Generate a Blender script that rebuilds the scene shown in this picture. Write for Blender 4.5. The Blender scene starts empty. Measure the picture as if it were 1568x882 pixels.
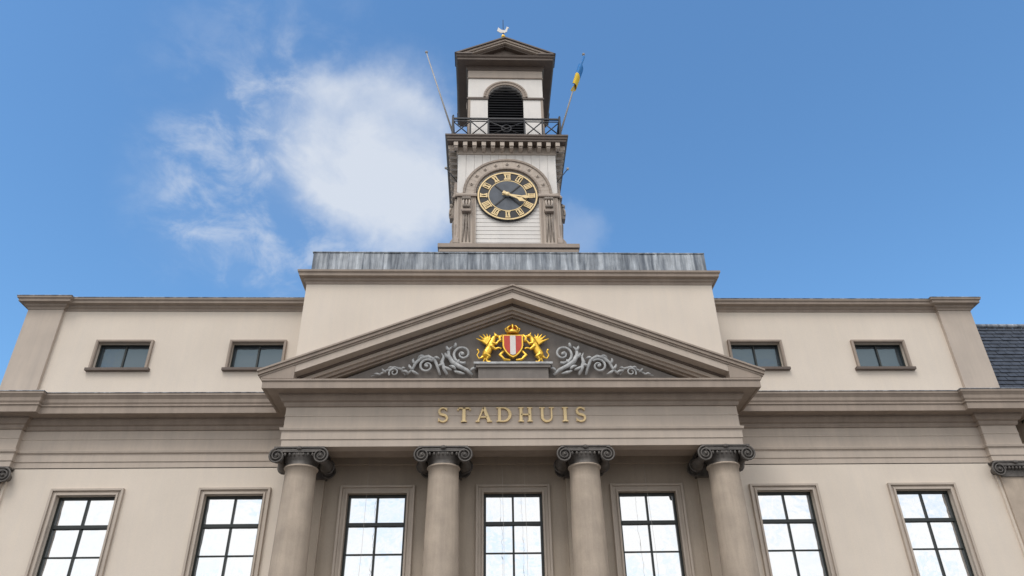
import bpy, math, random
from mathutils import Matrix, Vector
random.seed(4)
sc=bpy.context.scene
sin,cos,pi=math.sin,math.cos,math.pi
# ------------------------------------------------------------ materials
def newmat(name):
    m=bpy.data.materials.new(name);m.use_nodes=True
    return m,m.node_tree.nodes,m.node_tree.links,m.node_tree.nodes['Principled BSDF']
def mat(name,col,rough=.8,var=.12,scale=1.2,streak=.12,bump=.15,metal=0,fine=.06,col2=None):
    m,N,L,P=newmat(name)
    tc=N.new('ShaderNodeTexCoord')
    n1=N.new('ShaderNodeTexNoise');n1.inputs['Scale'].default_value=scale;n1.inputs['Detail'].default_value=6
    L.new(tc.outputs['Object'],n1.inputs['Vector'])
    mp=N.new('ShaderNodeMapping');mp.inputs['Scale'].default_value=(3.2,3.2,.28);L.new(tc.outputs['Object'],mp.inputs['Vector'])
    n2=N.new('ShaderNodeTexNoise');n2.inputs['Scale'].default_value=1.3;n2.inputs['Detail'].default_value=5;n2.inputs['Roughness'].default_value=.65
    L.new(mp.outputs[0],n2.inputs['Vector'])
    n3=N.new('ShaderNodeTexNoise');n3.inputs['Scale'].default_value=38;n3.inputs['Detail'].default_value=3;L.new(tc.outputs['Object'],n3.inputs['Vector'])
    def rng(src,amt):
        r=N.new('ShaderNodeMapRange');r.inputs['From Min'].default_value=.3;r.inputs['From Max'].default_value=.7
        r.inputs['To Min'].default_value=1-amt;r.inputs['To Max'].default_value=1+amt;L.new(src.outputs[0],r.inputs['Value']);return r.outputs[0]
    def mul(a,b):
        x=N.new('ShaderNodeMath');x.operation='MULTIPLY';L.new(a,x.inputs[0]);L.new(b,x.inputs[1]);return x.outputs[0]
    v=mul(mul(rng(n1,var),rng(n2,streak)),rng(n3,fine))
    mx=N.new('ShaderNodeMix');mx.data_type='RGBA';mx.inputs[6].default_value=(*col,1)
    c2=col2 or (col[0]*.91,col[1]*.89,col[2]*.85)
    mx.inputs[7].default_value=(*c2,1)
    if col2:
        cr=N.new('ShaderNodeMapRange');cr.inputs['From Min'].default_value=.38;cr.inputs['From Max'].default_value=.66;L.new(n2.outputs[0],cr.inputs['Value']);L.new(cr.outputs[0],mx.inputs[0])
    else:L.new(n2.outputs[0],mx.inputs[0])
    vm=N.new('ShaderNodeVectorMath');vm.operation='SCALE';L.new(mx.outputs[2],vm.inputs[0]);L.new(v,vm.inputs['Scale'])
    L.new(vm.outputs[0],P.inputs['Base Color'])
    P.inputs['Roughness'].default_value=rough;P.inputs['Metallic'].default_value=metal
    if bump:
        b=N.new('ShaderNodeBump');b.inputs['Strength'].default_value=bump;b.inputs['Distance'].default_value=.01
        L.new(n3.outputs[0],b.inputs['Height']);L.new(b.outputs[0],P.inputs['Normal'])
    return m
M={}
M['wall']=mat('cream_render',(.72,.645,.565),.85,.04,.5,.04,.15,fine=.03)
M['stone']=mat('column_stone',(.43,.36,.295),.8,.13,1.5,.14,.25)
M['trim']=mat('taupe_trim',(.335,.275,.23),.65,.09,1.0,.12,.12,fine=.04)
M['frz']=mat('frieze_paint',(.51,.44,.38),.7,.06,1.0,.08,.12,fine=.03)
M['dark']=mat('dark_taupe',(.13,.10,.083),.6,.1,1.5,.1,.1)
M['case']=mat('window_casing',(.50,.435,.375),.65,.08,1.0,.08,.1)
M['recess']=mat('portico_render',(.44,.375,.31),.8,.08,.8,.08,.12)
M['white']=mat('white_boards',(.76,.735,.71),.6,.05,1.0,.06,.08)
M['lead']=mat('lead_parapet',(.125,.15,.185),.55,.22,2.0,.35,.25,fine=.12,col2=(.38,.41,.44))
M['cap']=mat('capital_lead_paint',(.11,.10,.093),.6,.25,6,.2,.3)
M['iron']=mat('black_iron',(.016,.016,.02),.5,.1,4,.1,0)
M['frame']=mat('dark_sash',(.016,.022,.022),.4,.1,4,.1,0)
M['louv']=mat('louvre',(.03,.032,.04),.6,.1,4,.1,0)
M['gold']=mat('gilding',(.95,.60,.09),.32,.1,9,.05,.2,metal=.7)
M['goldc']=mat('gilded_cream',(.80,.62,.34),.4,.05,5,.05,0,metal=.2)
M['acan']=mat('grey_acanthus',(.44,.455,.47),.7,.25,6,.2,.3)
M['orn']=mat('ornament_taupe',(.28,.24,.205),.7,.25,6,.2,.3)
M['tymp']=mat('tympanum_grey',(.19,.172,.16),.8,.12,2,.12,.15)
M['red']=mat('heraldic_red',(.55,.05,.03),.45,.1,6,.05,0)
M['swhite']=mat('heraldic_white',(.75,.73,.70),.5,.05,6,.05,0)
M['blackp']=mat('clock_black',(.015,.015,.018),.5,.1,4,.1,0)
M['cface']=mat('clock_slate',(.09,.105,.13),.6,.15,4,.1,0)
M['slate']=mat('roof_slate',(.05,.06,.08),.6,.3,3,.2,.2)
M['fblue']=mat('flag_blue',(.02,.20,.55),.7,.1,4,.1,0)
M['fyel']=mat('flag_yellow',(.80,.55,.03),.7,.1,4,.1,0)
M['pole']=mat('pole_paint',(.42,.40,.38),.5,.1,4,.1,0)
M['pave']=mat('paving',(.16,.14,.12),.85,.2,.8,.05,.3)
def glass(name,fac,base,gc=(.93,.95,.97)):
    m,N,L,P=newmat(name)
    out=N['Material Output'];g=N.new('ShaderNodeBsdfGlossy');g.inputs['Roughness'].default_value=.03;g.inputs['Color'].default_value=(*gc,1)
    mx=N.new('ShaderNodeMixShader');mx.inputs[0].default_value=fac;P.inputs['Base Color'].default_value=(*base,1);P.inputs['Roughness'].default_value=.4
    tc=N.new('ShaderNodeTexCoord');n=N.new('ShaderNodeTexNoise');n.inputs['Scale'].default_value=1.6;b=N.new('ShaderNodeBump');b.inputs['Strength'].default_value=.35;b.inputs['Distance'].default_value=.04
    L.new(tc.outputs['Object'],n.inputs['Vector']);L.new(n.outputs[0],b.inputs['Height']);L.new(b.outputs[0],g.inputs['Normal'])
    L.new(P.outputs[0],mx.inputs[1]);L.new(g.outputs[0],mx.inputs[2]);L.new(mx.outputs[0],out.inputs['Surface']);return m
M['glass']=glass('window_glass',.84,(.06,.07,.08))
M['glassd']=glass('attic_window_glass',.10,(.02,.028,.038),(.6,.85,1))
# ------------------------------------------------------------ builder
def empty(name):
    o=bpy.data.objects.new(name,None);sc.collection.objects.link(o);return o
class B:
    def __init__(s,name,parent=None,bevel=0,remesh=0):
        s.n=name;s.p=parent;s.v=[];s.f=[];s.m=[];s.s=[];s.mats=[];s.bev=bevel;s.rem=remesh;s.T=None
    def add(s,vs,fs,m,smooth=False):
        o=len(s.v)
        if s.T: vs=[s.T(v) for v in vs]
        s.v+=[tuple(v) for v in vs]
        if m not in s.mats:s.mats.append(m)
        k=s.mats.index(m)
        for f in fs:s.f.append([i+o for i in f]);s.m.append(k);s.s.append(smooth)
    def box(s,x0,x1,y0,y1,z0,z1,m):
        vs=[(x,y,z) for z in(z0,z1) for y in(y0,y1) for x in(x0,x1)]
        s.add(vs,[(0,2,3,1),(4,5,7,6),(0,1,5,4),(2,6,7,3),(0,4,6,2),(1,3,7,5)],m)
    def poly(s,pts,y0,y1,m):      # pts in xz, extruded along y
        n=len(pts);vs=[(x,y0,z) for x,z in pts]+[(x,y1,z) for x,z in pts]
        fs=[list(range(n)),list(range(2*n-1,n-1,-1))]+[(i,i+n,(i+1)%n+n,(i+1)%n) for i in range(n)]
        s.add(vs,fs,m)
    def ribbon(s,pts,ws,y0,y1,m):  # flat ribbon in xz plane with widths
        L=[];R=[]
        n=len(pts)
        for i,(x,z) in enumerate(pts):
            a=pts[max(i-1,0)];b=pts[min(i+1,n-1)];dx,dz=b[0]-a[0],b[1]-a[1];l=math.hypot(dx,dz) or 1
            w=ws[i] if isinstance(ws,(list,tuple)) else ws
            L.append((x-dz/l*w/2,z+dx/l*w/2));R.append((x+dz/l*w/2,z-dx/l*w/2))
        for i in range(n-1):
            s.poly([L[i],L[i+1],R[i+1],R[i]],y0,y1,m)
    def tube(s,pts,rad,m,seg=8,smooth=True,closed=False):
        n=len(pts);pts=[Vector(p) for p in pts];vs=[];fs=[];prev=None
        for i,p in enumerate(pts):
            if closed:t=pts[(i+1)%n]-pts[i-1]
            else:t=pts[min(i+1,n-1)]-pts[max(i-1,0)]
            t.normalize()
            if prev is None:
                u=t.cross(Vector((0,1,0)))
                if u.length<.1:u=t.cross(Vector((1,0,0)))
            else:u=prev-t*prev.dot(t)
            u.normalize();prev=u;w=t.cross(u);r=rad[i] if isinstance(rad,(list,tuple)) else rad
            for k in range(seg):
                a=2*pi*k/seg;vs.append(p+(u*cos(a)+w*sin(a))*r)
        rng=n if closed else n-1
        for i in range(rng):
            for k in range(seg):
                a=i*seg+k;b=i*seg+(k+1)%seg;c=((i+1)%n)*seg+(k+1)%seg;d=((i+1)%n)*seg+k
                fs.append((a,b,c,d))
        if not closed:fs+= [list(range(seg))[::-1],list(range((n-1)*seg,n*seg))]
        s.add(vs,fs,m,smooth)
    def lathe(s,c,prof,m,seg=40,axis='z',smooth=True):  # prof (r,h)
        vs=[];fs=[];n=len(prof)
        for r,h in prof:
            for k in range(seg):
                a=2*pi*k/seg
                if axis=='z':vs.append((c[0]+r*cos(a),c[1]+r*sin(a),c[2]+h))
                else:vs.append((c[0]+r*cos(a),c[1]+h,c[2]+r*sin(a)))
        for i in range(n-1):
            for k in range(seg):fs.append((i*seg+k,i*seg+(k+1)%seg,(i+1)*seg+(k+1)%seg,(i+1)*seg+k))
        fs+=[list(range(seg))[::-1],list(range((n-1)*seg,n*seg))]
        s.add(vs,fs,m,smooth)
    def ell(s,c,r,m,rot=0,seg=12):   # rot about y
        vs=[];fs=[];R=seg//2
        for i in range(R+1):
            th=pi*i/R
            for k in range(seg):
                a=2*pi*k/seg;x,y,z=r[0]*sin(th)*cos(a),r[1]*sin(th)*sin(a),r[2]*cos(th)
                vs.append((c[0]+x*cos(rot)+z*sin(rot),c[1]+y,c[2]-x*sin(rot)+z*cos(rot)))
        for i in range(R):
            for k in range(seg):fs.append((i*seg+k,i*seg+(k+1)%seg,(i+1)*seg+(k+1)%seg,(i+1)*seg+k))
        s.add(vs,fs,m,True)
    def sweep(s,path,prof,m,closed=False):
        n=len(path);k=len(prof);vs=[];fs=[]
        def nor(a,b):
            dx,dy=b[0]-a[0],b[1]-a[1];l=math.hypot(dx,dy);return (dy/l,-dx/l)
        for i,p in enumerate(path):
            if closed or 0<i<n-1:
                a=nor(path[i-1],p);b=nor(p,path[(i+1)%n]);d=1+a[0]*b[0]+a[1]*b[1];mx,my=(a[0]+b[0])/d,(a[1]+b[1])/d
            elif i==0:mx,my=nor(p,path[1])
            else:mx,my=nor(path[i-1],p)
            for o,z in prof:vs.append((p[0]+mx*o,p[1]+my*o,z))
        for i in range(n if closed else n-1):
            j=(i+1)%n
            for q in range(k):
                r=(q+1)%k
                fs.append((i*k+q,j*k+q,j*k+r,i*k+r))
        if not closed:fs+=[list(range(k)),list(range((n-1)*k,n*k))[::-1]]
        s.add(vs,fs,m)
    def done(s):
        me=bpy.data.meshes.new(s.n);me.from_pydata(s.v,[],s.f)
        for m in s.mats:me.materials.append(M[m])
        me.polygons.foreach_set('material_index',s.m);me.polygons.foreach_set('use_smooth',s.s)
        import bmesh
        bm=bmesh.new();bm.from_mesh(me);bmesh.ops.recalc_face_normals(bm,faces=bm.faces);bm.to_mesh(me);bm.free()
        o=bpy.data.objects.new(s.n,me);sc.collection.objects.link(o)
        if s.p:o.parent=s.p
        if s.rem:
            r=o.modifiers.new('r','REMESH');r.mode='VOXEL';r.voxel_size=s.rem;r.use_smooth_shade=True
            q=o.modifiers.new('s','SMOOTH');q.iterations=2
        if s.bev:
            b=o.modifiers.new('b','BEVEL');b.width=s.bev;b.segments=1;b.limit_method='ANGLE';b.angle_limit=math.radians(50)
        return o
hall=empty('town_hall')
YW=2.15
# ------------------------------------------------------------ walls
def wall(b,x0,x1,z0,z1,y,holes,m,depth=.32):
    xs=sorted({x0,x1}|{h[0] for h in holes}|{h[1] for h in holes});zs=sorted({z0,z1}|{h[2] for h in holes}|{h[3] for h in holes})
    for i in range(len(xs)-1):
        for j in range(len(zs)-1):
            cx,cz=(xs[i]+xs[i+1])/2,(zs[j]+zs[j+1])/2
            if any(h[0]<cx<h[1] and h[2]<cz<h[3] for h in holes):continue
            b.add([(xs[i],y,zs[j]),(xs[i+1],y,zs[j]),(xs[i+1],y,zs[j+1]),(xs[i],y,zs[j+1])],[(0,1,2,3)],m)
    for a,c,d,e in holes:
        b.add([(a,y,d),(c,y,d),(c,y,e),(a,y,e),(a,y+depth,d),(c,y+depth,d),(c,y+depth,e),(a,y+depth,e)],[(0,4,5,1),(1,5,6,2),(2,6,7,3),(3,7,4,0)],m)
W=B('facade_wall',hall)
wx=[(-14.62,1.0),(-9.62,1.0),(9.62,1.0),(14.62,1.0)];px=[(-4.71,1.02),(0,1.02),(4.71,1.02)]
lo=[(x-h,x+h,3.62,7.62) for x,h in wx];lo+=[(x-h,x+h,-.2,2.3) for x,h in wx]
wall(W,-17.5,-7.7,-1.6,8.6,YW,[h for h in lo if h[0]<0],'wall')
wall(W,7.7,17.5,-1.6,8.6,YW,[h for h in lo if h[0]>0],'wall')
pl=[(x-h,x+h,3.62,7.62) for x,h in px]+[(-5.73,-3.69,-.2,2.3),(3.69,5.73,-.2,2.3),(-1.02,1.02,-1.0,2.6)]
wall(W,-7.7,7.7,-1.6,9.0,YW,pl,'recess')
up=[(-14.78,.98),(-9.72,.98),(9.65,.98),(14.6,.98)]
uh=[(x-h,x+h,12.42,13.5) for x,h in up]
wall(W,-17.5,-7.7,11.1,15.0,YW,[h for h in uh if h[0]<0],'wall')
wall(W,7.7,17.5,11.1,15.0,YW,[h for h in uh if h[0]>0],'wall')
W.done()
C=B('building_body',hall)
C.box(-18.8,18.8,2.62,14,-1.6,8.6,'wall');C.box(-18.79,18.79,2.6,14,8.6,11.1,'frz');C.box(-18.8,18.8,2.62,14,11.1,15.2,'wall')
for s in(-1,1):
    a,b=sorted((17.45*s,18.8*s))
    C.box(a,b,2.0,2.61,11.1,15.0,'frz')
    C.box(a,b,2.05,2.61,-1.6,8.6,'wall')
C.done()
# ------------------------------------------------------------ entablature
E=B('entablature',hall,bevel=.008)
path=[(-18.8,14),(-18.8,1.95),(-17.45,1.95),(-17.45,YW),(-7.7,YW),(-7.7,0),(7.7,0),(7.7,YW),(17.45,YW),(17.45,1.95),(18.8,1.95),(18.8,14)]
E.sweep(path,[(-.45,8.56),(0,8.56),(0,8.8),(.03,8.81),(.03,9.08),(.09,9.12),(.11,9.2),(-.45,9.2)],'frz')
E.sweep(path,[(-.45,9.2),(0.0,9.2),(0.0,9.62),(.018,9.625),(.018,9.655),(0,9.66),(0,9.96),(-.45,9.96)],'frz')
E.sweep(path,[(-.45,9.96),(.05,9.96),(.08,10.03),(.08,10.1),(.16,10.14),(.22,10.26),(.25,10.28),(.25,10.36),(.62,10.37),(.64,10.34),(.72,10.34),(.72,10.58),(.76,10.6),(.76,10.67),(-.45,10.68)],'trim')
for s in(-1,1):
    p=[(-18.8,14),(-18.8,1.95),(-17.45,1.95),(-17.45,YW),(-7.7,YW),(-7.7,-.74)]
    if s>0:p=[(-x,y) for x,y in p][::-1]
    E.sweep(p,[(-.3,10.683),(.74,10.683),(.77,10.74),(.78,10.86),(.84,10.96),(.86,10.98),(.86,11.07),(-.3,11.16)],'trim')
    p=[(-18.8,14),(-18.8,2.0),(-17.45,2.0),(-17.45,YW),(-7.76,YW)]
    if s>0:p=[(-x,y) for x,y in p][::-1]
    E.sweep(p,[(-.3,14.9),(.03,14.9),(.05,14.98),(.12,15.03),(.14,15.1),(.3,15.12),(.31,15.22),(.36,15.25),(.37,15.33),(-.3,15.4)],'trim')
# lead flashings laid on the cornices
for s in(-1,1):
    p=[(-18.8,14),(-18.8,1.95),(-17.45,1.95),(-17.45,YW),(-8.6,YW)]
    if s>0:p=[(-x,y) for x,y in p][::-1]
    E.sweep(p,[(.3,11.11),(.885,11.06),(.885,11.085),(.3,11.16)],'lead')
    p=[(-18.8,14),(-18.8,2.0),(-17.45,2.0),(-17.45,YW),(-7.76,YW)]
    if s>0:p=[(-x,y) for x,y in p][::-1]
    E.sweep(p,[(0,15.38),(.385,15.325),(.385,15.35),(0,15.43)],'lead')
# portico soffit
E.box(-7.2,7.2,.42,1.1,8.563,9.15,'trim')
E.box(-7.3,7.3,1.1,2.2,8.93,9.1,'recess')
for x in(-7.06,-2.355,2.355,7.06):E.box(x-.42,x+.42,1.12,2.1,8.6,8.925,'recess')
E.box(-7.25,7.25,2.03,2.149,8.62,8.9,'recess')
E.done()
# ------------------------------------------------------------ pediment
P=B('pediment',hall,bevel=.008)
A0,SL,ZB=14.37,.395,10.685
def band(b,o1,o2,y0,y1,xm,m,A=A0,sl=SL,zb=ZB):
    for s in(-1,1):
        pts=[(0,A-o1),(0,A-o2)]
        zbm=A-sl*xm-o2
        if zbm>zb:pts.append((s*xm,zbm))
        else:pts+=[(s*(A-o2-zb)/sl,zb),(s*min(xm,(A-o1-zb)/sl),zb)]
        if A-sl*xm-o1>zb:pts.append((s*xm,A-sl*xm-o1))
        b.poly(pts,y0,y1,m)
band(P,0,.07,-.86,.45,8.62,'trim')
band(P,.07,.19,-.81,.4,8.59,'trim')
band(P,.19,.26,-.76,.4,8.55,'trim')
band(P,.26,.52,-.72,.4,8.5,'frz')
band(P,.52,.60,-.34,.4,8.0,'dark')
band(P,.60,.74,-.27,.4,8.0,'frz')
band(P,.74,.86,-.18,.4,8.0,'trim')
band(P,.86,.93,-.06,.4,8.0,'trim')
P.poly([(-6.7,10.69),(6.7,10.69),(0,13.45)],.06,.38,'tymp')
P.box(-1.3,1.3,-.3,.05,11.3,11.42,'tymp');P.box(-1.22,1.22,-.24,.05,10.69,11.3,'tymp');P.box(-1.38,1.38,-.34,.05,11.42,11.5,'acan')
P.done()
# ------------------------------------------------------------ attic + lead parapet
T=B('attic_block',hall,bevel=.01)
T.box(-7.75,7.75,.4,9.5,10.9,15.5,'wall')
pa=[(-7.75,9.5),(-7.75,.4),(7.75,.4),(7.75,9.5)]
T.sweep(pa,[(-.2,15.1),(.02,15.1),(.04,15.2),(.1,15.24),(.12,15.32),(.26,15.34),(.27,15.46),(.32,15.5),(.33,15.58),(-.2,15.64)],'trim')
T.done()
Lp=B('lead_parapet',hall,bevel=.012)
x=-7.7;
while x<7.65:
    w=random.choice((.55,.62,.7,.78));x2=min(x+w,7.7)
    yy=.55+random.uniform(-.012,.012)
    Lp.box(x+.008,x2-.008,yy,9.4,15.6,16.64,'lead')
    Lp.tube([(x2,.545,15.6),(x2,.545,16.64)],.022,'lead',6)
    x=x2
Lp.box(-7.73,7.73,.52,9.42,16.645,16.7,'lead')
Lp.done()
# ------------------------------------------------------------ windows
F=B('window_frames',hall,bevel=.006);G=B('window_glass',hall);K=B('window_casings',hall,bevel=.008)
def window(x,h,z0,z1,bars,cm,gm='glass',cw=.2,sill=True,full=True,fw=.085):
    y=YW
    # casing
    for (a,b2,d) in((0,.07,.10),(.07,cw-.05,.05),(cw-.05,cw+.03,.12)):
        o=d
        K.box(x-h-b2,x-h-a,y-o,y+.02,z0,z1+b2,cm);K.box(x+h+a,x+h+b2,y-o,y+.02,z0,z1+b2,cm)
        K.box(x-h-a,x+h+a,y-o,y+.02,z1+a,z1+b2,cm)
    # sash frame
    yf=y+.15;t=.1
    F.box(x-h,x-h+fw,yf,yf+t,z0,z1,'frame');F.box(x+h-fw,x+h,yf,yf+t,z0,z1,'frame')
    F.box(x-h+fw,x+h-fw,yf,yf+t,z1-fw,z1,'frame');F.box(x-h+fw,x+h-fw,yf,yf+t,z0,z0+fw,'frame')
    F.box(x-.035,x+.035,yf+.012,yf+t-.02,z0+fw,z1-fw,'frame')
    for zb,wd in bars:
        F.box(x-h+fw,x-.035,yf+.016,yf+t-.02,zb-wd/2,zb+wd/2,'frame');F.box(x+.035,x+h-fw,yf+.016,yf+t-.02,zb-wd/2,zb+wd/2,'frame')
        if wd>.08:F.box(x-h+fw,x+h-fw,yf-.03,yf+.014,zb-wd/2,zb+wd/2,'frame')
    # individually tilted panes
    zz=[z0+fw]+sorted(b[0] for b in bars)+[z1-fw]
    for i in range(len(zz)-1):
        for xa,xb in((x-h+fw,x),(x,x+h-fw)):
            t1,t2=random.uniform(-.006,.006),random.uniform(-.006,.006);yg=yf+.07
            G.add([(xa,yg-t1,zz[i]),(xb,yg+t1,zz[i]),(xb,yg+t1+t2,zz[i+1]),(xa,yg-t1+t2,zz[i+1])],[(0,1,2,3)],gm)
bars=[(6.6,.12),(5.62,.045),(4.64,.045)]
for x,h in wx:
    window(x,h,3.62,7.62,bars,'case');window(x,h,-.2,2.3,[(1.4,.05)],'case')
for x,h in px:
    window(x,h,3.62,7.62,bars,'case',cw=.24)
window(-4.71,1.02,-.2,2.3,[(1.4,.05)],'case');window(4.71,1.02,-.2,2.3,[(1.4,.05)],'case')
F.box(-1.02,-.01,2.35,2.45,-1.0,2.6,'frame');F.box(.01,1.02,2.35,2.45,-1.0,2.6,'frame')
for x,h in up:
    window(x,h,12.42,13.5,[],'trim','glassd',cw=.07,fw=.05)
    K.box(x-h-.2,x+h+.2,YW-.16,YW+.02,12.3,12.41,'dark')
for x in [a for a,_ in wx+px]:
    K.box(x-1.35,x+1.35,YW-.2,YW+.02,3.45,3.6,'case')
F.done();G.done();K.done()
# ------------------------------------------------------------ columns
Cl=B('columns',hall);Cp=B('ionic_capitals',hall)
def spiral(b,cx,cz,y,r,dirn,m,tr=.034,turns=2.2):
    pts=[];rr=[]
    for i in range(46):
        t=i/45;a=pi/2+dirn*t*turns*2*pi;q=r*(1-t)**.85*.94+.03
        pts.append((cx+q*cos(a),y-.04*t,cz+q*sin(a)));rr.append(tr*(1-.5*t))
    b.tube(pts,rr,m,6);b.ell((cx,y-.045,cz),(.045,.045,.045),m,seg=8)
def capital(cx,cy,z,hw,half=False,depth=.60):
    Cp.box(cx-hw*.86,cx+hw*.86,cy-depth-.02,cy+(depth if not half else .0),z-.05,z-.003,'cap')
    Cp.box(cx-hw*.80,cx+hw*.80,cy-depth+.03,cy+(depth-.05 if not half else .0),z-.09,z-.052,'cap')
    vr=.245;vx=hw-vr;zc_=z-.31
    ys=[cy-depth] + ([] if half else [cy+depth])
    for sx in(-1,1):
        X=cx+sx*vx
        Cp.lathe((X,0,zc_),[(vr*.9,cy-depth+.02),(vr*.78,cy-depth*.6),(vr*.5,cy-depth*.2),(vr*.5,cy+(depth*.2 if not half else 0))]+([] if half else [(vr*.78,cy+depth*.6),(vr*.9,cy+depth-.02)]),'cap',20,'y')
        for yv in ys:
            sg=-1 if yv<cy else 1
            spiral(Cp,X,zc_,yv if sg<0 else yv+.04,vr,-sx,'cap')
    for yv in ys:
        Cp.box(cx-vx,cx+vx,yv-.02 if yv<cy else yv-.06,yv+.06 if yv<cy else yv+.02,z-.19,z-.095,'cap')
        Cp.tube([(cx-vx,yv,z-.10),(cx,yv,z-.13),(cx+vx,yv,z-.10)],.025,'cap',6)
        n=7
        for i in range(n):
            Cp.ell((cx-(vx-.26)+(2*vx-.52)*i/(n-1),yv+.03,z-.26),(.045,.06,.065),'cap',seg=8)
        Cp.ell((cx,yv-.04,z-.06),(.1,.06,.07),'cap',seg=8)
    if not half:
        Cp.lathe((cx,cy,z),[(.50,-.58),(.53,-.57),(.53,-.53),(.51,-.51),(.52,-.40),(.6,-.28),(.6,-.15)],'cap',32)
    else:
        Cp.box(cx-.56,cx+.56,cy-.28,cy-.001,z-.55,z-.1,'cap')
for cx in(-7.06,-2.355,2.355,7.06):
    cy=.55;pr=[]
    for i in range(25):
        t=i/24;r=.625-.125*t**1.5
        pr.append((r,-.55+t*(7.93+.55)))
    pr+=[(.545,7.94),(.555,7.97),(.545,8.0),(.5,8.01),(.5,8.2)]
    Cl.lathe((cx,cy,0),pr,'stone',48)
    Cl.lathe((cx,cy,0),[(.8,-1.0),(.8,-.86),(.72,-.84),(.7,-.76),(.76,-.72),(.76,-.62),(.66,-.56),(.6,-.5)],'stone',40)
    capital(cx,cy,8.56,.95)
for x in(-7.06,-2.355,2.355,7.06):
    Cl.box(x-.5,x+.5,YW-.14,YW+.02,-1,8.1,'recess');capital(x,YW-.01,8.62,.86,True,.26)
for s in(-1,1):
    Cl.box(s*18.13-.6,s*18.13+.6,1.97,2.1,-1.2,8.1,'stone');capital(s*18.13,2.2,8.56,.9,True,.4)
Cl.done();Cp.done()
Wr=B('portico_wires',hall)
for x in(-4.95,-.4,.35,4.5):
    Wr.tube([(x,1.3,8.93),(x*1.01+.05,1.2,5.5),(x*1.02,1.1,2)],.004,'pole',5)
Wr.done()
# ------------------------------------------------------------ steps + ground
S=B('entrance_steps',hall,bevel=.01)
for i in range(4):S.box(-8.6-.3*(3-i),8.6+.3*(3-i),-.5-.35*(3-i),2.14,-1.6+.15*i,-1.6+.15*(i+1)-.002,'stone')
S.done()
gm=bpy.data.meshes.new('ground');gm.from_pydata([(-1500,-1500,-1.605),(1500,-1500,-1.605),(1500,1500,-1.605),(-1500,1500,-1.605)],[],[(0,1,2,3)]);gm.materials.append(M['pave'])
sc.collection.objects.link(bpy.data.objects.new('ground',gm))
# ------------------------------------------------------------ lettering
Lt=B('gilded_lettering',None,bevel=.005)
def letter(ch,cx,z0=9.385,H=.52):
    y0,y1=-.075,-.005;tk,tn,sf=.11,.055,.04;w=.2
    def st(x0,zz0,x1,zz1,wd):Lt.ribbon([(cx+x0,z0+zz0*H),(cx+x1,z0+zz1*H)],wd,y0,y1,'goldc')
    def serif(x,zz,l=.1):Lt.box(cx+x-l,cx+x+l,y0-.004,y1+.002,z0+zz*H-(sf if zz>.5 else 0),z0+zz*H+(0 if zz>.5 else sf),'goldc')
    if ch=='T':st(0,0,0,1,tk);st(-w,.95,w,.95,tn);serif(0,0);st(-w+.02,1,-w-.01,.78,.04);st(w-.02,1,w+.01,.78,.04)
    if ch=='I':st(0,0,0,1,tk);serif(0,0);serif(0,1)
    if ch=='H':
        for q in(-.15,.15):st(q,0,q,1,tk*.9);serif(q,0,.09);serif(q,1,.09)
        st(-.15,.5,.15,.5,tn)
    if ch=='A':st(-.2,0,0,1,tn);st(.2,0,0,1,tk);st(-.13,.33,.13,.33,tn*.8);serif(-.2,0,.07);serif(.2,0,.09)
    if ch=='D':
        st(-.15,0,-.15,1,tk*.9);pts=[(cx-.15,z0+H*.965)];ws=[tn*.8]
        for i in range(15):
            a=pi/2-pi*i/14;pts.append((cx-.03+.24*cos(a),z0+H*.5+H*.465*sin(a)));ws.append(tn*.8+.06*cos(a))
        pts.append((cx-.15,z0+H*.035));ws.append(tn*.8);Lt.ribbon(pts,ws,y0-.002,y1-.002,'goldc');serif(-.19,0,.06);serif(-.19,1,.06)
    if ch=='U':
        pts=[(cx-.16,z0+H)];ws=[.09]
        for i in range(13):
            a=pi+pi*i/12;pts.append((cx+.16*cos(a),z0+.17+.155*sin(a)));ws.append(.09-.035*i/12)
        pts.append((cx+.16,z0+H));ws.append(.055);Lt.ribbon(pts,ws,y0,y1,'goldc');serif(-.16,1,.09);serif(.16,1,.08)
    if ch=='S':
        pts=[];ws=[]
        for i in range(13):
            a=math.radians(30+ (270-30)*i/12);pts.append((cx+.125*cos(a),z0+H*.735+H*.235*sin(a)));ws.append(.045+.05*(i/12))
        for i in range(1,13):
            a=math.radians(90-240*i/12);pts.append((cx+.14*cos(a),z0+H*.26+H*.235*sin(a)));ws.append(.095-.05*(i/12))
        Lt.ribbon(pts,ws,y0,y1,'goldc');st(.125,.98,.125,.76,.03);st(-.14,.02,-.14,.26,.03)
for ch,x in zip('STADHUIS',(-2.405,-1.695,-1.03,-.343,.389,1.12,1.741,2.273)):letter(ch,x)
Lt.done()
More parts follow.
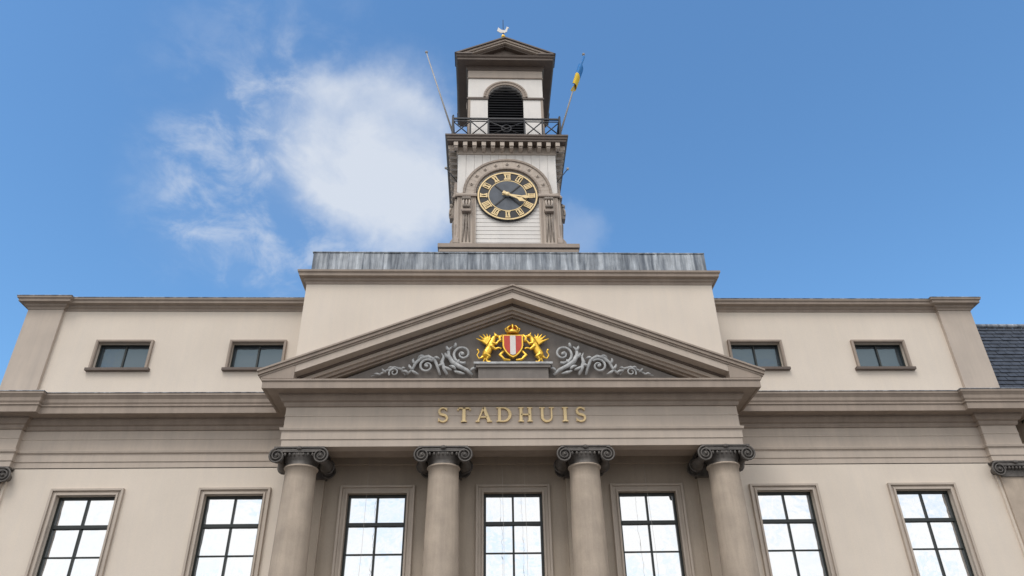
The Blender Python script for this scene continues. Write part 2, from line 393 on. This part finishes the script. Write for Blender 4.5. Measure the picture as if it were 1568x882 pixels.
# ------------------------------------------------------------ coat of arms
arms=empty('coat_of_arms')
def sp2(b,cx,cz,r,d,a0,m,turns=1.6,tr=.07,y=-.1):
    pts=[];rr=[]
    for i in range(34):
        t=i/33;a=a0+d*t*turns*2*pi;q=r*(1-t)**.9+.03
        pts.append((cx+q*cos(a),y-.05*t,cz+q*sin(a)));rr.append(tr*(1-.5*t))
    b.tube(pts,rr,m,8);return pts[0]
def leaf(b,x,z,ang,l,m,w=.09,y=-.08,curl=.5):
    pts=[];rr=[]
    for i in range(7):
        t=i/6;a=ang+curl*t;pts.append((x+l*t*cos(a),y-.07*sin(pi*t),z+l*t*sin(a)));rr.append(w*sin(pi*(.12+.85*t))+.008)
    b.tube(pts,rr,m,7)
Sc=B('acanthus_scrolls',arms)
def scrolls(s):
    Sc.T=lambda v:(v[0]*s,v[1],v[2])
    a='acan'
    sp2(Sc,1.78,11.90,.33,1,-pi*.6,a,1.6,.055)
    Sc.ell((1.78,-.14,11.9),(.07,.06,.07),a)
    Sc.tube([(1.42,-.08,11.1),(1.62,-.1,11.28),(1.9,-.12,11.42),(2.15,-.12,11.6),(2.28,-.12,11.85),(2.28,-.1,12.08),(2.15,-.1,12.2)],[.05,.07,.08,.085,.075,.05,.02],a,8)
    Sc.tube([(2.3,-.1,11.1),(2.42,-.1,11.35),(2.5,-.1,11.6),(2.44,-.1,11.8),(2.52,-.1,11.95)],[.05,.07,.07,.05,.015],a,8)
    for x,z,an,l,c in((2.22,12.0,.5,.28,.6),(2.25,11.75,.2,.26,.8),(2.0,11.5,2.6,.22,-.6),(2.15,11.3,-.2,.3,.7),(1.7,11.15,-.1,.4,.4),(1.5,11.25,2.3,.28,.6),(2.1,12.15,2.6,.22,-.8),(2.0,11.3,.9,.3,-.4)):leaf(Sc,x,z,an,l,a,.05,curl=c)
    sp2(Sc,3.02,11.43,.25,-1,pi*.75,a,1.5,.05)
    Sc.ell((3.02,-.14,11.43),(.055,.05,.055),a)
    Sc.tube([(2.55,-.08,11.1),(2.64,-.1,11.4),(2.76,-.1,11.68),(2.98,-.12,11.8),(3.22,-.12,11.74),(3.42,-.1,11.56),(3.52,-.08,11.32),(3.7,-.08,11.13)],[.04,.055,.065,.07,.065,.06,.05,.04],a,8)
    for x,z,an,l,c in((3.1,11.78,.7,.28,-1.),(2.8,11.72,2.5,.22,.7),(3.42,11.5,.5,.26,.8),(3.5,11.3,.3,.26,.7),(3.3,11.13,.1,.3,.5),(3.65,11.15,.9,.25,-.6),(2.62,11.4,2.2,.2,.6)):leaf(Sc,x,z,an,l,a,.045,curl=c)
    sp2(Sc,4.15,11.19,.15,1,-pi*.2,a,1.3,.034)
    Sc.tube([(3.75,-.08,11.1),(3.9,-.1,11.33),(4.15,-.1,11.4),(4.4,-.1,11.28),(4.65,-.08,11.13),(4.95,-.06,11.08)],[.03,.045,.045,.04,.035,.015],a,7)
    for x,z,an,l,c in((4.2,11.38,.3,.2,-.8),(4.42,11.2,.3,.22,.5),(3.9,11.3,2.2,.16,.5),(4.62,11.1,.4,.22,-.3)):leaf(Sc,x,z,an,l,a,.032,curl=c)
scrolls(1);scrolls(-1);Sc.T=None;Sc.done()
Gf=B('griffin_supporters',arms,remesh=.016)
def griffin(s):
    Gf.T=lambda v:(s*v[0],v[1],v[2])     # local x positive = away from the shield
    g='gold';y=-.16;zb=11.5
    # torso rearing, chest towards shield
    Gf.tube([(.98,y,zb+.28),(.93,y,zb+.42),(.84,y,zb+.58),(.76,y,zb+.74),(.72,y,zb+.88),(.68,y-.02,zb+1.0),(.62,y-.03,zb+1.05)],[.12,.15,.14,.155,.12,.085,.07],g,12)
    Gf.ell((.60,y-.04,zb+1.07),(.095,.085,.085),g)           # head
    Gf.tube([(.55,y-.04,zb+1.08),(.48,y-.04,zb+1.06),(.455,y-.04,zb+1.0)],[.05,.04,.012],g,8) # beak
    for e in(-.04,.04):Gf.tube([(.63,y-.04+e,zb+1.12),(.66,y-.04+e,zb+1.22)],[.03,.01],g,6)
    # hind legs: thigh, hock, shank, paw
    for dx,dy in((0,-.08),(.1,.06)):
        Gf.tube([(.98+dx,y+dy,zb+.34),(.84+dx,y+dy,zb+.24),(.94+dx,y+dy,zb+.12),(.90+dx,y+dy,zb+.03),(.78+dx,y+dy-.02,zb+.025)],[.11,.085,.045,.045,.04],g,8)
    # forelegs reaching for the shield
    Gf.tube([(.74,y-.1,zb+.78),(.58,y-.12,zb+.72),(.50,y-.12,zb+.84),(.40,y-.13,zb+.86)],[.075,.055,.042,.035],g,8)
    Gf.tube([(.78,y-.1,zb+.66),(.62,y-.1,zb+.52),(.50,y-.12,zb+.56),(.41,y-.13,zb+.52)],[.075,.055,.042,.035],g,8)
    # wing: spread feathers
    for i in range(7):
        a=math.radians(28+i*19);L=.54-.028*i if i<5 else .36
        bx,bz=.86,zb+.74
        Gf.tube([(bx,y+.05,bz),(bx+L*.5*cos(a)*.8,y+.05,bz+L*.6*sin(a)),(bx+L*cos(a)*.85+.04,y+.03,bz+L*sin(a)+.02)],[.06,.055,.018],g,6)
    # tail
    Gf.tube([(1.05,y,zb+.26),(1.2,y,zb+.2),(1.27,y,zb+.34),(1.2,y,zb+.46),(1.26,y,zb+.56)],[.045,.03,.028,.03,.05],g,7)
griffin(1);griffin(-1);Gf.T=None;Gf.done()
Sh=B('crowned_shield',arms,bevel=.006)
def shp(hw,zt,zb):
    r=[(-hw,zt),(hw,zt)]
    for i in range(1,9):
        t=i/9;r.append((hw*cos(t*pi/2)**.7,zt-.42*(zt-zb)-(.58*(zt-zb))*t))
    r.append((0,zb))
    for i in range(8,0,-1):
        t=i/9;r.append((-hw*cos(t*pi/2)**.7,zt-.42*(zt-zb)-(.58*(zt-zb))*t))
    return r
Sh.poly(shp(.37,12.60,11.70),-.26,-.1,'gold')
Sh.poly(shp(.315,12.55,11.77),-.285,-.262,'red')
Sh.poly([(-.10,12.548),(.10,12.548),(.10,11.815),(0,11.775),(-.10,11.815)],-.3,-.287,'swhite')
for s in(-1,1):
    Sh.tube([(s*.36,-.22,12.6),(s*.47,-.24,12.5),(s*.44,-.24,12.3),(s*.38,-.24,12.35)],[.05,.06,.05,.03],'gold',8)
    Sh.tube([(s*.34,-.22,11.95),(s*.46,-.24,11.8),(s*.3,-.24,11.62),(s*.1,-.24,11.6)],[.05,.06,.05,.04],'gold',8)
Sh.lathe((0,-.16,12.66),[(.22,0),(.23,.06),(.2,.07),(.21,.1)],'gold',20)
for k in range(8):
    a=k*pi/4;x,y=.21*cos(a),-.16+.13*sin(a)
    Sh.tube([(x,y,12.75),(x*1.25,y,12.86),(x*.8,y,12.96),(0,-.16,13.0)],[.03,.03,.03,.02],'gold',6);Sh.ell((x*1.22,y,12.87),(.04,.04,.04),'gold',seg=8)
Sh.ell((0,-.16,13.04),(.05,.05,.06),'gold',seg=8);Sh.ell((0,-.14,12.8),(.15,.1,.14),'red',seg=10)
Sh.done()
# ------------------------------------------------------------ tower
TC=(0,4.75)
def face(k,h):
    a=k*pi/2;c,s=round(cos(a)),round(sin(a))
    def f(v):   # local: x along face, y = -outward distance from face plane, z
        x,y=v[0],-h+v[1]
        return (TC[0]+x*c-y*s,TC[1]+x*s+y*c,v[2])
    return f
Tw=B('clock_tower_body',hall,bevel=.008);Tr=B('clock_tower_trim',hall,bevel=.008)
def cbox(b,h,z0,z1,m):b.box(-h,h,TC[1]-h,TC[1]+h,z0,z1,m)
cbox(Tw,2.55,15.6,17.6,'lead')
cbox(Tr,2.92,17.60,17.74,'trim');cbox(Tr,2.84,17.743,17.80,'dark');cbox(Tr,2.97,17.803,18.0,'trim');cbox(Tr,2.6,18.003,18.1,'lead')
cbox(Tw,2.235,18.1,24.2,'dark')
def sq(h):return[(-h,TC[1]+h),(-h,TC[1]-h),(h,TC[1]-h),(h,TC[1]+h)]
def ringseg(b,r0,r1,a0,a1,n,zc,y0,y1,m,xc=0):
    for i in range(n):
        p,q=a0+(a1-a0)*i/n,a0+(a1-a0)*(i+1)/n
        b.poly([(xc+r0*cos(p),zc+r0*sin(p)),(xc+r1*cos(p),zc+r1*sin(p)),(xc+r1*cos(q),zc+r1*sin(q)),(xc+r0*cos(q),zc+r0*sin(q))],y0,y1,m)
for k in range(4):
    Tw.T=face(k,2.25);Tr.T=face(k,2.25)
    z=18.1
    while z<21.2:
        Tw.box(-2.2,2.2,-.004,.03,z,z+.2,'white');z+=.215
    x=-2.25
    while x<2.2:
        Tw.box(x+.004,x+.371,-.006,.03,21.26,23.5,'white');x+=.375
    for s in(-1,1):
        f=lambda a,b2:tuple(sorted((a*s,b2*s)))
        a,b2=f(1.40,2.24);Tr.box(a,b2,-.10,.02,18.1,20.92,'frz')
        for p_,q_ in((1.46,1.54),(2.1,2.18)):
            a,b2=f(p_,q_);Tr.box(a,b2,-.13,-.099,18.4,20.85,'trim')
        a,b2=f(1.36,2.33);Tr.box(a,b2,-.20,.02,20.92,21.02,'trim');a,b2=f(1.38,2.28);Tr.box(a,b2,-.16,.02,21.022,21.12,'frz')
        a,b2=f(1.34,2.33);Tr.box(a,b2,-.18,.02,18.1,18.32,'trim')
        # carved console + drop: acanthus bracket with a scroll at the top
        xm=1.82*s
        Tr.poly([(xm-.19,20.0),(xm+.19,20.0),(xm+.23,20.12),(xm-.23,20.12)],-.32,-.1,'trim')
        Tr.box(xm-.15,xm+.15,-.26,-.099,20.12,20.75,'orn')
        Tr.tube([(xm-.19,-.26,20.72),(xm+.19,-.26,20.72)],.085,'orn',10)
        Tr.tube([(xm-.17,-.3,20.28),(xm+.17,-.3,20.28)],.06,'orn',10)
        for q in(-.11,0,.11):
            Tr.tube([(xm+q,-.24,20.7),(xm+q*1.3,-.31,20.5),(xm+q,-.33,20.3)],[.03,.045,.04],'frz',7)
            Tr.tube([(xm+q*.9,-.12,19.98),(xm+q*.9,-.17,19.7),(xm+q*1.2,-.14,19.0),(xm+q*1.4,-.11,18.5)],[.04,.055,.045,.03],'orn',7)
        for q in(-.2,-.1,.1,.2,0):Tr.tube([(xm,-.14,20.74),(xm+q*.7,-.2,20.85),(xm+q,-.24,20.88-abs(q)*.3)],[.05,.04,.015],'orn',6)
        # side scroll flare at the foot
        Tr.poly([(s*2.24,19.5),(s*2.27,19.2),(s*2.30,18.95),(s*2.38,18.7),(s*2.50,18.52),(s*2.54,18.35),(s*2.50,18.12),(s*2.24,18.12)],-.08,.12,'trim')
        Tr.lathe((s*2.42,-.12,18.34),[(.12,0),(.12,.26)],'orn',14,'y')
    ringseg(Tr,1.43,1.95,0,pi,28,21.12,-.12,.02,'frz')
    ringseg(Tr,1.89,2.0,0,pi,28,21.12,-.17,.02,'trim')
    ringseg(Tr,1.41,1.50,0,pi,28,21.12,-.165,.02,'trim')
    for i in range(1,10):
        a=pi*i/10;Tr.ell((1.70*cos(a),-.13,21.12+1.70*sin(a)),(.085,.045,.085),'frz',seg=10);Tr.ell((1.70*cos(a),-.17,21.12+1.70*sin(a)),(.035,.03,.035),'dark',seg=6)
    n=12
    for i in range(n):
        x=-2.35+4.7*i/(n-1);Tr.box(x-.1,x+.1,-.46,-.06,23.66,23.9,'frz');Tr.box(x-.075,x+.075,-.40,-.06,23.58,23.66,'frz')
Tw.T=Tr.T=None
Tr.sweep(sq(2.25),[(-.1,23.48),(.05,23.48),(.07,23.54),(.07,23.9),(-.1,23.9)],'frz',True)
Tr.sweep(sq(2.25),[(-.1,23.903),(.5,23.903),(.5,24.0),(.55,24.03),(.55,24.12),(.6,24.16),(.6,24.25),(-.4,24.3)],'dark',True)
cbox(Tr,2.2,24.25,24.31,'lead')
# belfry
HB=1.86
cbox(Tw,1.5,24.3,29.5,'louv')
for k in range(4):
    Tw.T=face(k,HB);Tr.T=face(k,HB)
    zi=27.52;r=.88
    for s in(-1,1):
        for z0,z1 in((24.31,26.0),(26.01,zi)):
            Tw.add([(s*r,0,z0),(s*(HB-.002),0,z0),(s*(HB-.002),0,z1),(s*r,0,z1)],[(0,1,2,3)],'white')
        Tw.add([(s*r,0,24.3),(s*r,.4,24.3),(s*r,.4,zi),(s*r,0,zi)],[(0,1,2,3)],'white')
        N=10
        for i in range(N):
            p,q=pi/2*i/N,pi/2*(i+1)/N
            def top(t):
                return (s*HB,min(29.0,zi+1.48*math.tan(t)/1.0*HB/1.48)) if t<math.atan((29.0-zi)/HB) else (s*min(HB,(29.0-zi)/math.tan(t)) if t<pi/2-1e-6 else 0,29.0)
            A,Bq=top(p),top(q)
            pts=[(s*r*cos(p),0,zi+r*sin(p)),(A[0],0,A[1])]
            if A[1]<29.0-1e-6 and abs(Bq[0])<HB-1e-6:pts.append((s*HB,0,29.0))
            pts+=[(Bq[0],0,Bq[1]),(s*r*cos(q),0,zi+r*sin(q))]
            Tw.add(pts,[list(range(len(pts)))],'white')
            Tw.add([(s*r*cos(p),0,zi+r*sin(p)),(s*r*cos(q),0,zi+r*sin(q)),(s*r*cos(q),.4,zi+r*sin(q)),(s*r*cos(p),.4,zi+r*sin(p))],[(0,1,2,3)],'white')
        a,b2=sorted((s*.84,s*(HB+.05)));Tr.box(a,b2,-.06,.01,zi-.08,zi+.05,'dark')
        a,b2=sorted((s*(HB-.12),s*(HB+.02)));Tr.box(a,b2,-.02,.01,24.31,zi-.08,'trim')
    ringseg(Tr,.86,1.06,0,pi,20,zi+.05,-.07,.01,'trim');ringseg(Tr,1.0,1.1,0,pi,20,zi+.05,-.1,.01,'trim')
    Tr.box(-HB-.01,HB+.01,-.03,.01,28.95,29.5,'frz');Tr.box(-HB-.03,HB+.03,-.06,.005,28.9,28.97,'trim')
    Tr.box(-.86,.86,-.03,.01,24.31,24.55,'trim')
    z=24.6
    while z<28.4:
        w=r if z<zi else math.sqrt(max(0,r*r-(z-zi)**2))
        if w>.1:Tr.add([(-w,.06,z),(w,.06,z),(w,.24,z+.13),(-w,.24,z+.13),(-w,.06,z-.025),(w,.06,z-.025),(w,.24,z+.105),(-w,.24,z+.105)],[(0,1,2,3),(4,7,6,5),(0,4,5,1)],'louv')
        z+=.17
Tw.T=Tr.T=None
Tr.sweep(sq(HB),[(-.1,29.45),(.06,29.45),(.1,29.56),(.14,29.6),(.14,29.66),(.56,29.68),(.56,29.8),(.62,29.84),(.66,29.93),(-.3,29.95)],'dark',True)
cbox(Tr,2.0,29.9,29.97,'dark')
for k in range(4):
    Tr.T=face(k,HB)
    AA=31.27;sl=.475
    band(Tr,0,.1,-.70,.2,2.56,'dark',AA,sl,29.96)
    band(Tr,.1,.24,-.63,.2,2.5,'trim',AA,sl,29.96)
    band(Tr,.24,.33,-.56,.2,2.5,'frz',AA,sl,29.96)
    band(Tr,.33,.46,-.42,.2,2.3,'dark',AA,sl,29.96)
    Tr.poly([(-2.0,29.965),(2.0,29.965),(0,30.9)],-.2,.15,'dark')
    hw=2.52
    Tr.add([(-hw,-.6,AA-.03-sl*hw),(0,-.6,AA-.03),(hw,-.6,AA-.03-sl*hw),(0,HB,AA-.03)],[(0,1,3),(1,2,3)],'lead')
Tr.T=None
Tw.done();Tr.done()
# railing
Rl=B('balcony_railing',hall)
for k in range(4):
    Rl.T=face(k,2.52)
    for z,t in((25.5,.08),(25.34,.04),(24.42,.05)):Rl.box(-2.54,2.54,-t/2,t/2,z-t/2,z+t/2,'iron')
    ps=[-2.54,-1.7,-.86,.86,1.7,2.54]
    for x in ps:Rl.box(x-.04,x+.04,-.04,.04,24.31,25.62 if abs(x)>2.5 else 25.5,'iron')
    for i in range(5):
        a,b2=ps[i],ps[i+1];m_=(a+b2)/2
        for p,q in(((a,24.43),(b2,25.35)),((a,25.35),(b2,24.43))):Rl.tube([(p[0],0,p[1]),(q[0],0,q[1])],.03,'iron',5)
        if i==2:Rl.tube([(m_+.22*cos(t*pi/8),0,24.89+.22*sin(t*pi/8)) for t in range(16)],.03,'iron',5,closed=True)
    Rl.ell((2.54,0,25.66),(.05,.05,.06),'iron',seg=8)
Rl.done()
Sr=B('tower_lightning_rods',hall)
for s in(-1,1):
    Sr.tube([(s*2.25,2.7,22.0),(s*2.78,2.5,22.65)],.022,'iron',6);Sr.ell((s*2.80,2.5,22.68),(.07,.07,.07),'pole',seg=8)
Sr.done()
# ------------------------------------------------------------ clock
ck=B('tower_clock',None)
cz=21.0;KS=.95
def cf(v):return (v[0]*KS,2.5+v[1],cz+(v[2]-cz)*KS)
ck.T=cf
ck.lathe((0,0,cz),[(1.44,-.02),(1.46,-.10),(1.42,-.12)],'blackp',64,'y',False)
def ring(r0,r1,y0,y1,m,n=64):ringseg(ck,r0,r1,0,2*pi,n,cz,y0,y1,m)
ring(1.34,1.41,-.145,-.12,'goldc');ring(.87,.91,-.14,-.12,'goldc')
ck.lathe((0,0,cz),[(.86,-.12),(.86,-.135)],'cface',48,'y',False)
nums=['XII','I','II','III','IIII','V','VI','VII','VIII','IX','X','XI']
for i,nm in enumerate(nums):
    a=pi/2-i*pi/6;w={'I':.085,'V':.15,'X':.16}
    tot=sum(w[c] for c in nm);u=-tot/2
    ct,stt=cos(a),sin(a);tx,tz=stt,-ct
    def pt(uu,rr):return (rr*ct+uu*tx,cz+rr*stt+uu*tz)
    for c in nm:
        m_=u+w[c]/2
        if c=='I':segs=[((m_,.95),(m_,1.29),.055)]
        elif c=='V':segs=[((m_-.05,1.29),(m_,.95),.055),((m_+.05,1.29),(m_,.95),.034)]
        else:segs=[((m_-.05,1.29),(m_+.05,.95),.055),((m_+.05,1.29),(m_-.05,.95),.034)]
        for j,(p,q,wd) in enumerate(segs):ck.ribbon([pt(*p),pt(*q)],wd,-.15-.002*j,-.12,'goldc')
        u+=w[c]
    hw=max(tot/2,.12)
    for rr in(.965,1.275):ck.ribbon([pt(-hw,rr),pt(hw,rr)],.045,-.155,-.12,'goldc')
    if tot<.2:
        for q in(-.12,.12):ck.ribbon([pt(q,.95),pt(q,1.29)],.035,-.153,-.12,'goldc')
def hand(ang,L,w,y,tail=.25):
    a=pi/2-math.radians(ang)
    P_=lambda r,q:(r*cos(a)+q*sin(a),cz+r*sin(a)-q*cos(a))
    ck.ribbon([P_(-tail,0),P_(0,0),P_(L*.55,0),P_(L*.7,0),P_(L*.8,0),P_(L,0)],[w*1.4,w*.8,w*.7,w*1.9,w*1.0,.015],y-.03,y,'goldc')
hand(99,1.2,.10,-.2);hand(118,.98,.13,-.25)
ck.ell((0,-.25,cz),(.12,.06,.12),'goldc')
for i in range(4):
    a=math.radians(45+90*i);ck.ribbon([(.12*cos(a),cz+.12*sin(a)),(.84*cos(a),cz+.84*sin(a))],.06,-.16,-.136,'blackp')
ck.T=None
ck.done()
# ------------------------------------------------------------ weather vane, flagpoles
wv=B('weather_vane')
wv.lathe((0,4.75,31.0),[(.35,0),(.22,.3),(.1,.9),(.05,1.4),(.04,1.41)],'lead',16)
wv.tube([(0,4.75,31.2),(0,4.75,35.7)],[.04,.018],'iron',6);wv.ell((0,4.75,34.3),(.12,.12,.12),'gold',seg=10)
wv.T=lambda v:(v[0],4.75+v[1],v[2])
wv.poly([(-.34,34.75),(-.28,35.05),(-.1,34.85),(.1,34.8),(.18,35.0),(.2,35.12),(.28,35.08),(.34,35.0),(.25,34.95),(.22,34.7),(.05,34.58),(-.15,34.6)],-.02,.02,'swhite')
wv.T=None;wv.done()
for s in(-1,1):
    fp=B('flagpole');b0=Vector((s*2.52,2.25,24.6));t0=Vector((s*3.97,2.15,29.9))
    fp.tube([b0,t0],[.045,.028],'pole',8);fp.ell(t0+Vector((0,0,.05)),(.08,.08,.07),'pole',seg=10)
    o=fp.done();o.name='flagpole'
    if s>0:
        nu,nv=20,18;vs=[];fs=[]
        for i in range(nu+1):
            t=i/nu;p=b0.lerp(t0,.99-.33*t)          # along the hoist
            for j in range(nv+1):
                q=j/nv                              # fly hangs down in folds
                vs.append((p.x-.20*q+.14*sin(8*q+3*t)*min(1,q*4)-.02,p.y-.16*sin(10*q+4*t)*min(1,q*4)-.05,p.z-1.05*q*(1-.1*t)-.06*sin(7*q)*t))
        for i in range(nu):
            for j in range(nv):fs.append((i*(nv+1)+j,i*(nv+1)+j+1,(i+1)*(nv+1)+j+1,(i+1)*(nv+1)+j))
        fl=B('flag',o)
        fl.add(vs,[f for n_,f in enumerate(fs) if n_//nv<nu*.5],'fblue',True);fl.add(vs,[f for n_,f in enumerate(fs) if n_//nv>=nu*.5],'fyel',True)
        fl.done()
# ------------------------------------------------------------ neighbour
nb=empty('neighbouring_building');Nb=B('walls_and_cornice',nb,bevel=.01)
Nb.box(19.72,34,2.6,13,-1.6,10.6,'wall');Nb.sweep([(19.72,2.6),(34,2.6)],[(-.2,10.3),(.1,10.4),(.5,10.5),(.6,10.9),(-.2,11.0)],'trim');Nb.done()
Ns=B('slate_roof',nb)
rows=22
for i in range(rows):
    t0,t1=i/rows,(i+1)/rows
    y0,y1=2.7+2.4*t0,2.7+2.4*t1;z0,z1=10.9+4.9*t0,10.9+4.9*t1
    x=19.75-(.2 if i%2 else 0)
    while x<34:
        d=random.uniform(0,.02);Ns.add([(x,y0-.05-d,z0),(x+.38,y0-.05-d,z0),(x+.38,y1,z1+.03),(x,y1,z1+.03),(x,y0,z0),(x+.38,y0,z0)],[(0,1,2,3),(0,4,5,1)],'slate');x+=.4
Ns.box(19.7,34,5.0,13,10.9,15.7,'slate');Ns.tube([(19.7,5.05,15.85),(34,5.05,15.85)],.1,'lead',8)
Ns.done()
# ------------------------------------------------------------ world
w=bpy.data.worlds.new('World');sc.world=w;w.use_nodes=True;nt=w.node_tree;N=nt.nodes;L=nt.links
bg=N['Background'];bg.inputs[1].default_value=.1
EL,ROT=math.radians(56),math.radians(205)
sk=N.new('ShaderNodeTexSky');sk.sky_type='NISHITA';sk.sun_disc=False;sk.sun_elevation=EL;sk.sun_rotation=ROT;sk.ozone_density=3;sk.dust_density=.6;sk.air_density=1.2
tint=N.new('ShaderNodeVectorMath');tint.operation='MULTIPLY';tint.inputs[1].default_value=(1.3,1.8,2.05);L.new(sk.outputs[0],tint.inputs[0])
tc=N.new('ShaderNodeTexCoord');nrm=N.new('ShaderNodeVectorMath');nrm.operation='NORMALIZE';L.new(tc.outputs['Generated'],nrm.inputs[0]);D=nrm.outputs[0]
def math_(op,a,b=None,clamp=False):
    n=N.new('ShaderNodeMath');n.operation=op;n.use_clamp=clamp
    for i,q in enumerate((a,b)):
        if q is None:continue
        if isinstance(q,(int,float)):n.inputs[i].default_value=q
        else:L.new(q,n.inputs[i])
    return n.outputs[0]
def mr(v,a,b,c=0,d=1):
    n=N.new('ShaderNodeMapRange');n.interpolation_type='SMOOTHSTEP'
    for i,q in enumerate((a,b,c,d)):n.inputs[i+1].default_value=q
    L.new(v,n.inputs[0]);return n.outputs[0]
def noise(scale,detail,rough,dist=0,off=(0,0,0),st=(1,1,1),col=False):
    mp=N.new('ShaderNodeMapping');mp.inputs['Location'].default_value=off;mp.inputs['Scale'].default_value=st;L.new(D,mp.inputs[0])
    n=N.new('ShaderNodeTexNoise');n.inputs['Scale'].default_value=scale;n.inputs['Detail'].default_value=detail;n.inputs['Roughness'].default_value=rough;n.inputs['Distortion'].default_value=dist
    L.new(mp.outputs[0],n.inputs['Vector']);return n.outputs[1 if col else 0]
# warped direction -> ragged cloud outlines
wn=noise(8,6,.6,0,(2,7,1),col=True)
s1=N.new('ShaderNodeVectorMath');s1.operation='SUBTRACT';L.new(wn,s1.inputs[0]);s1.inputs[1].default_value=(.5,.5,.5)
s2=N.new('ShaderNodeVectorMath');s2.operation='SCALE';L.new(s1.outputs[0],s2.inputs[0]);s2.inputs['Scale'].default_value=.11
s3=N.new('ShaderNodeVectorMath');s3.operation='ADD';L.new(s2.outputs[0],s3.inputs[0]);L.new(D,s3.inputs[1])
s4=N.new('ShaderNodeVectorMath');s4.operation='NORMALIZE';L.new(s3.outputs[0],s4.inputs[0]);DW=s4.outputs[0]
def lobesum(lobes):
    S_=None
    for v,r,wt in lobes:
        v=Vector(v).normalized();dn=N.new('ShaderNodeVectorMath');dn.operation='DOT_PRODUCT';dn.inputs[1].default_value=v;L.new(DW,dn.inputs[0])
        m_=math_('MULTIPLY',mr(dn.outputs['Value'],cos(r*1.45),1.0),wt)
        S_=m_ if S_ is None else math_('ADD',S_,m_)
    return S_
main=lobesum([((-.133,.745,.703),.09,.75),((-.177,.758,.686),.09,.5),((-.107,.779,.649),.10,.75),((-.15,.80,.62),.08,.35),((-.08,.81,.585),.06,.4),((-.229,.76,.69),.08,.3),((.118,.805,.5935),.042,.55)])
wisp=lobesum([((-.30,.785,.645),.10,.8),((-.38,.80,.63),.09,.65),((-.235,.80,.62),.12,1.0),((-.281,.711,.768),.13,.5),((-.245,.83,.56),.08,.8),((-.17,.81,.61),.11,.8),((-.25,.75,.69),.09,.7)])
nA=noise(7,10,.56,.3,(3.1,1.2,.4));nB=noise(16,9,.6,.35,(1.1,4.2,2.4),(1,1,1.5))
dm=math_('MULTIPLY',mr(main,.0,1.45),mr(nA,.2,.66,.45,1.0))
dw=math_('MULTIPLY',mr(wisp,0,1.3),mr(nB,.38,.75,.05,.60))
dens=math_('MINIMUM',math_('ADD',dm,math_('MULTIPLY',dw,math_('SUBTRACT',1.0,dm))),.9)
# unseen cloud deck behind the viewer for window reflections, raised higher as added facade fill
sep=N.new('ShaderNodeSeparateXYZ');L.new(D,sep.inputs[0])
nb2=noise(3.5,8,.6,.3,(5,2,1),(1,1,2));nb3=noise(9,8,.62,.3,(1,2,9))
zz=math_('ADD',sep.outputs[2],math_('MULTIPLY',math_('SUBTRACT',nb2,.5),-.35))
fill_bank=math_('MULTIPLY',mr(sep.outputs[1],.12,-.22),mr(zz,.95,.75))
bn=math_('MULTIPLY',fill_bank,mr(nb3,.3,.55,.62,1))
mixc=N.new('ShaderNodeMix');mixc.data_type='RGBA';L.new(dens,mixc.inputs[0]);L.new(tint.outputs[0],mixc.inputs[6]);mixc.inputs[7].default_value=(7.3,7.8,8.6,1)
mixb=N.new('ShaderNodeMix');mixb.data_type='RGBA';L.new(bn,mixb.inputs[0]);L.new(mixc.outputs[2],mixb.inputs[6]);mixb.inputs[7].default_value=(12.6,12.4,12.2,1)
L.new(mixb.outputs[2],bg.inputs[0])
sl_=bpy.data.lights.new('sun','SUN');sl_.energy=1.5;sl_.angle=math.radians(24);sl_.color=(1,.93,.85)
so=bpy.data.objects.new('sun',sl_);sc.collection.objects.link(so)
sd=Vector((sin(ROT)*cos(EL),cos(ROT)*cos(EL),sin(EL)));so.rotation_euler=sd.to_track_quat('Z','Y').to_euler();so.location=(-20,-30,50)
# ------------------------------------------------------------ camera
f,th,ps,ro,cx=1149.72,.5496,.0419,-.0195,-.9874
Fv=Vector((sin(ps)*cos(th),cos(ps)*cos(th),sin(th)));Rv=Vector((cos(ps),-sin(ps),0));Uv=Rv.cross(Fv)
R2=Rv*cos(ro)+Uv*sin(ro);U2=-Rv*sin(ro)+Uv*cos(ro)
cd=bpy.data.cameras.new('camera');co=bpy.data.objects.new('camera',cd);sc.collection.objects.link(co);sc.camera=co
co.matrix_world=Matrix(((R2.x,U2.x,-Fv.x,cx),(R2.y,U2.y,-Fv.y,-24),(R2.z,U2.z,-Fv.z,0),(0,0,0,1)))
cd.sensor_width=36;cd.lens=f/1568*36;cd.clip_end=5000
sc.view_settings.view_transform='Standard';sc.view_settings.look='None';sc.view_settings.exposure=0
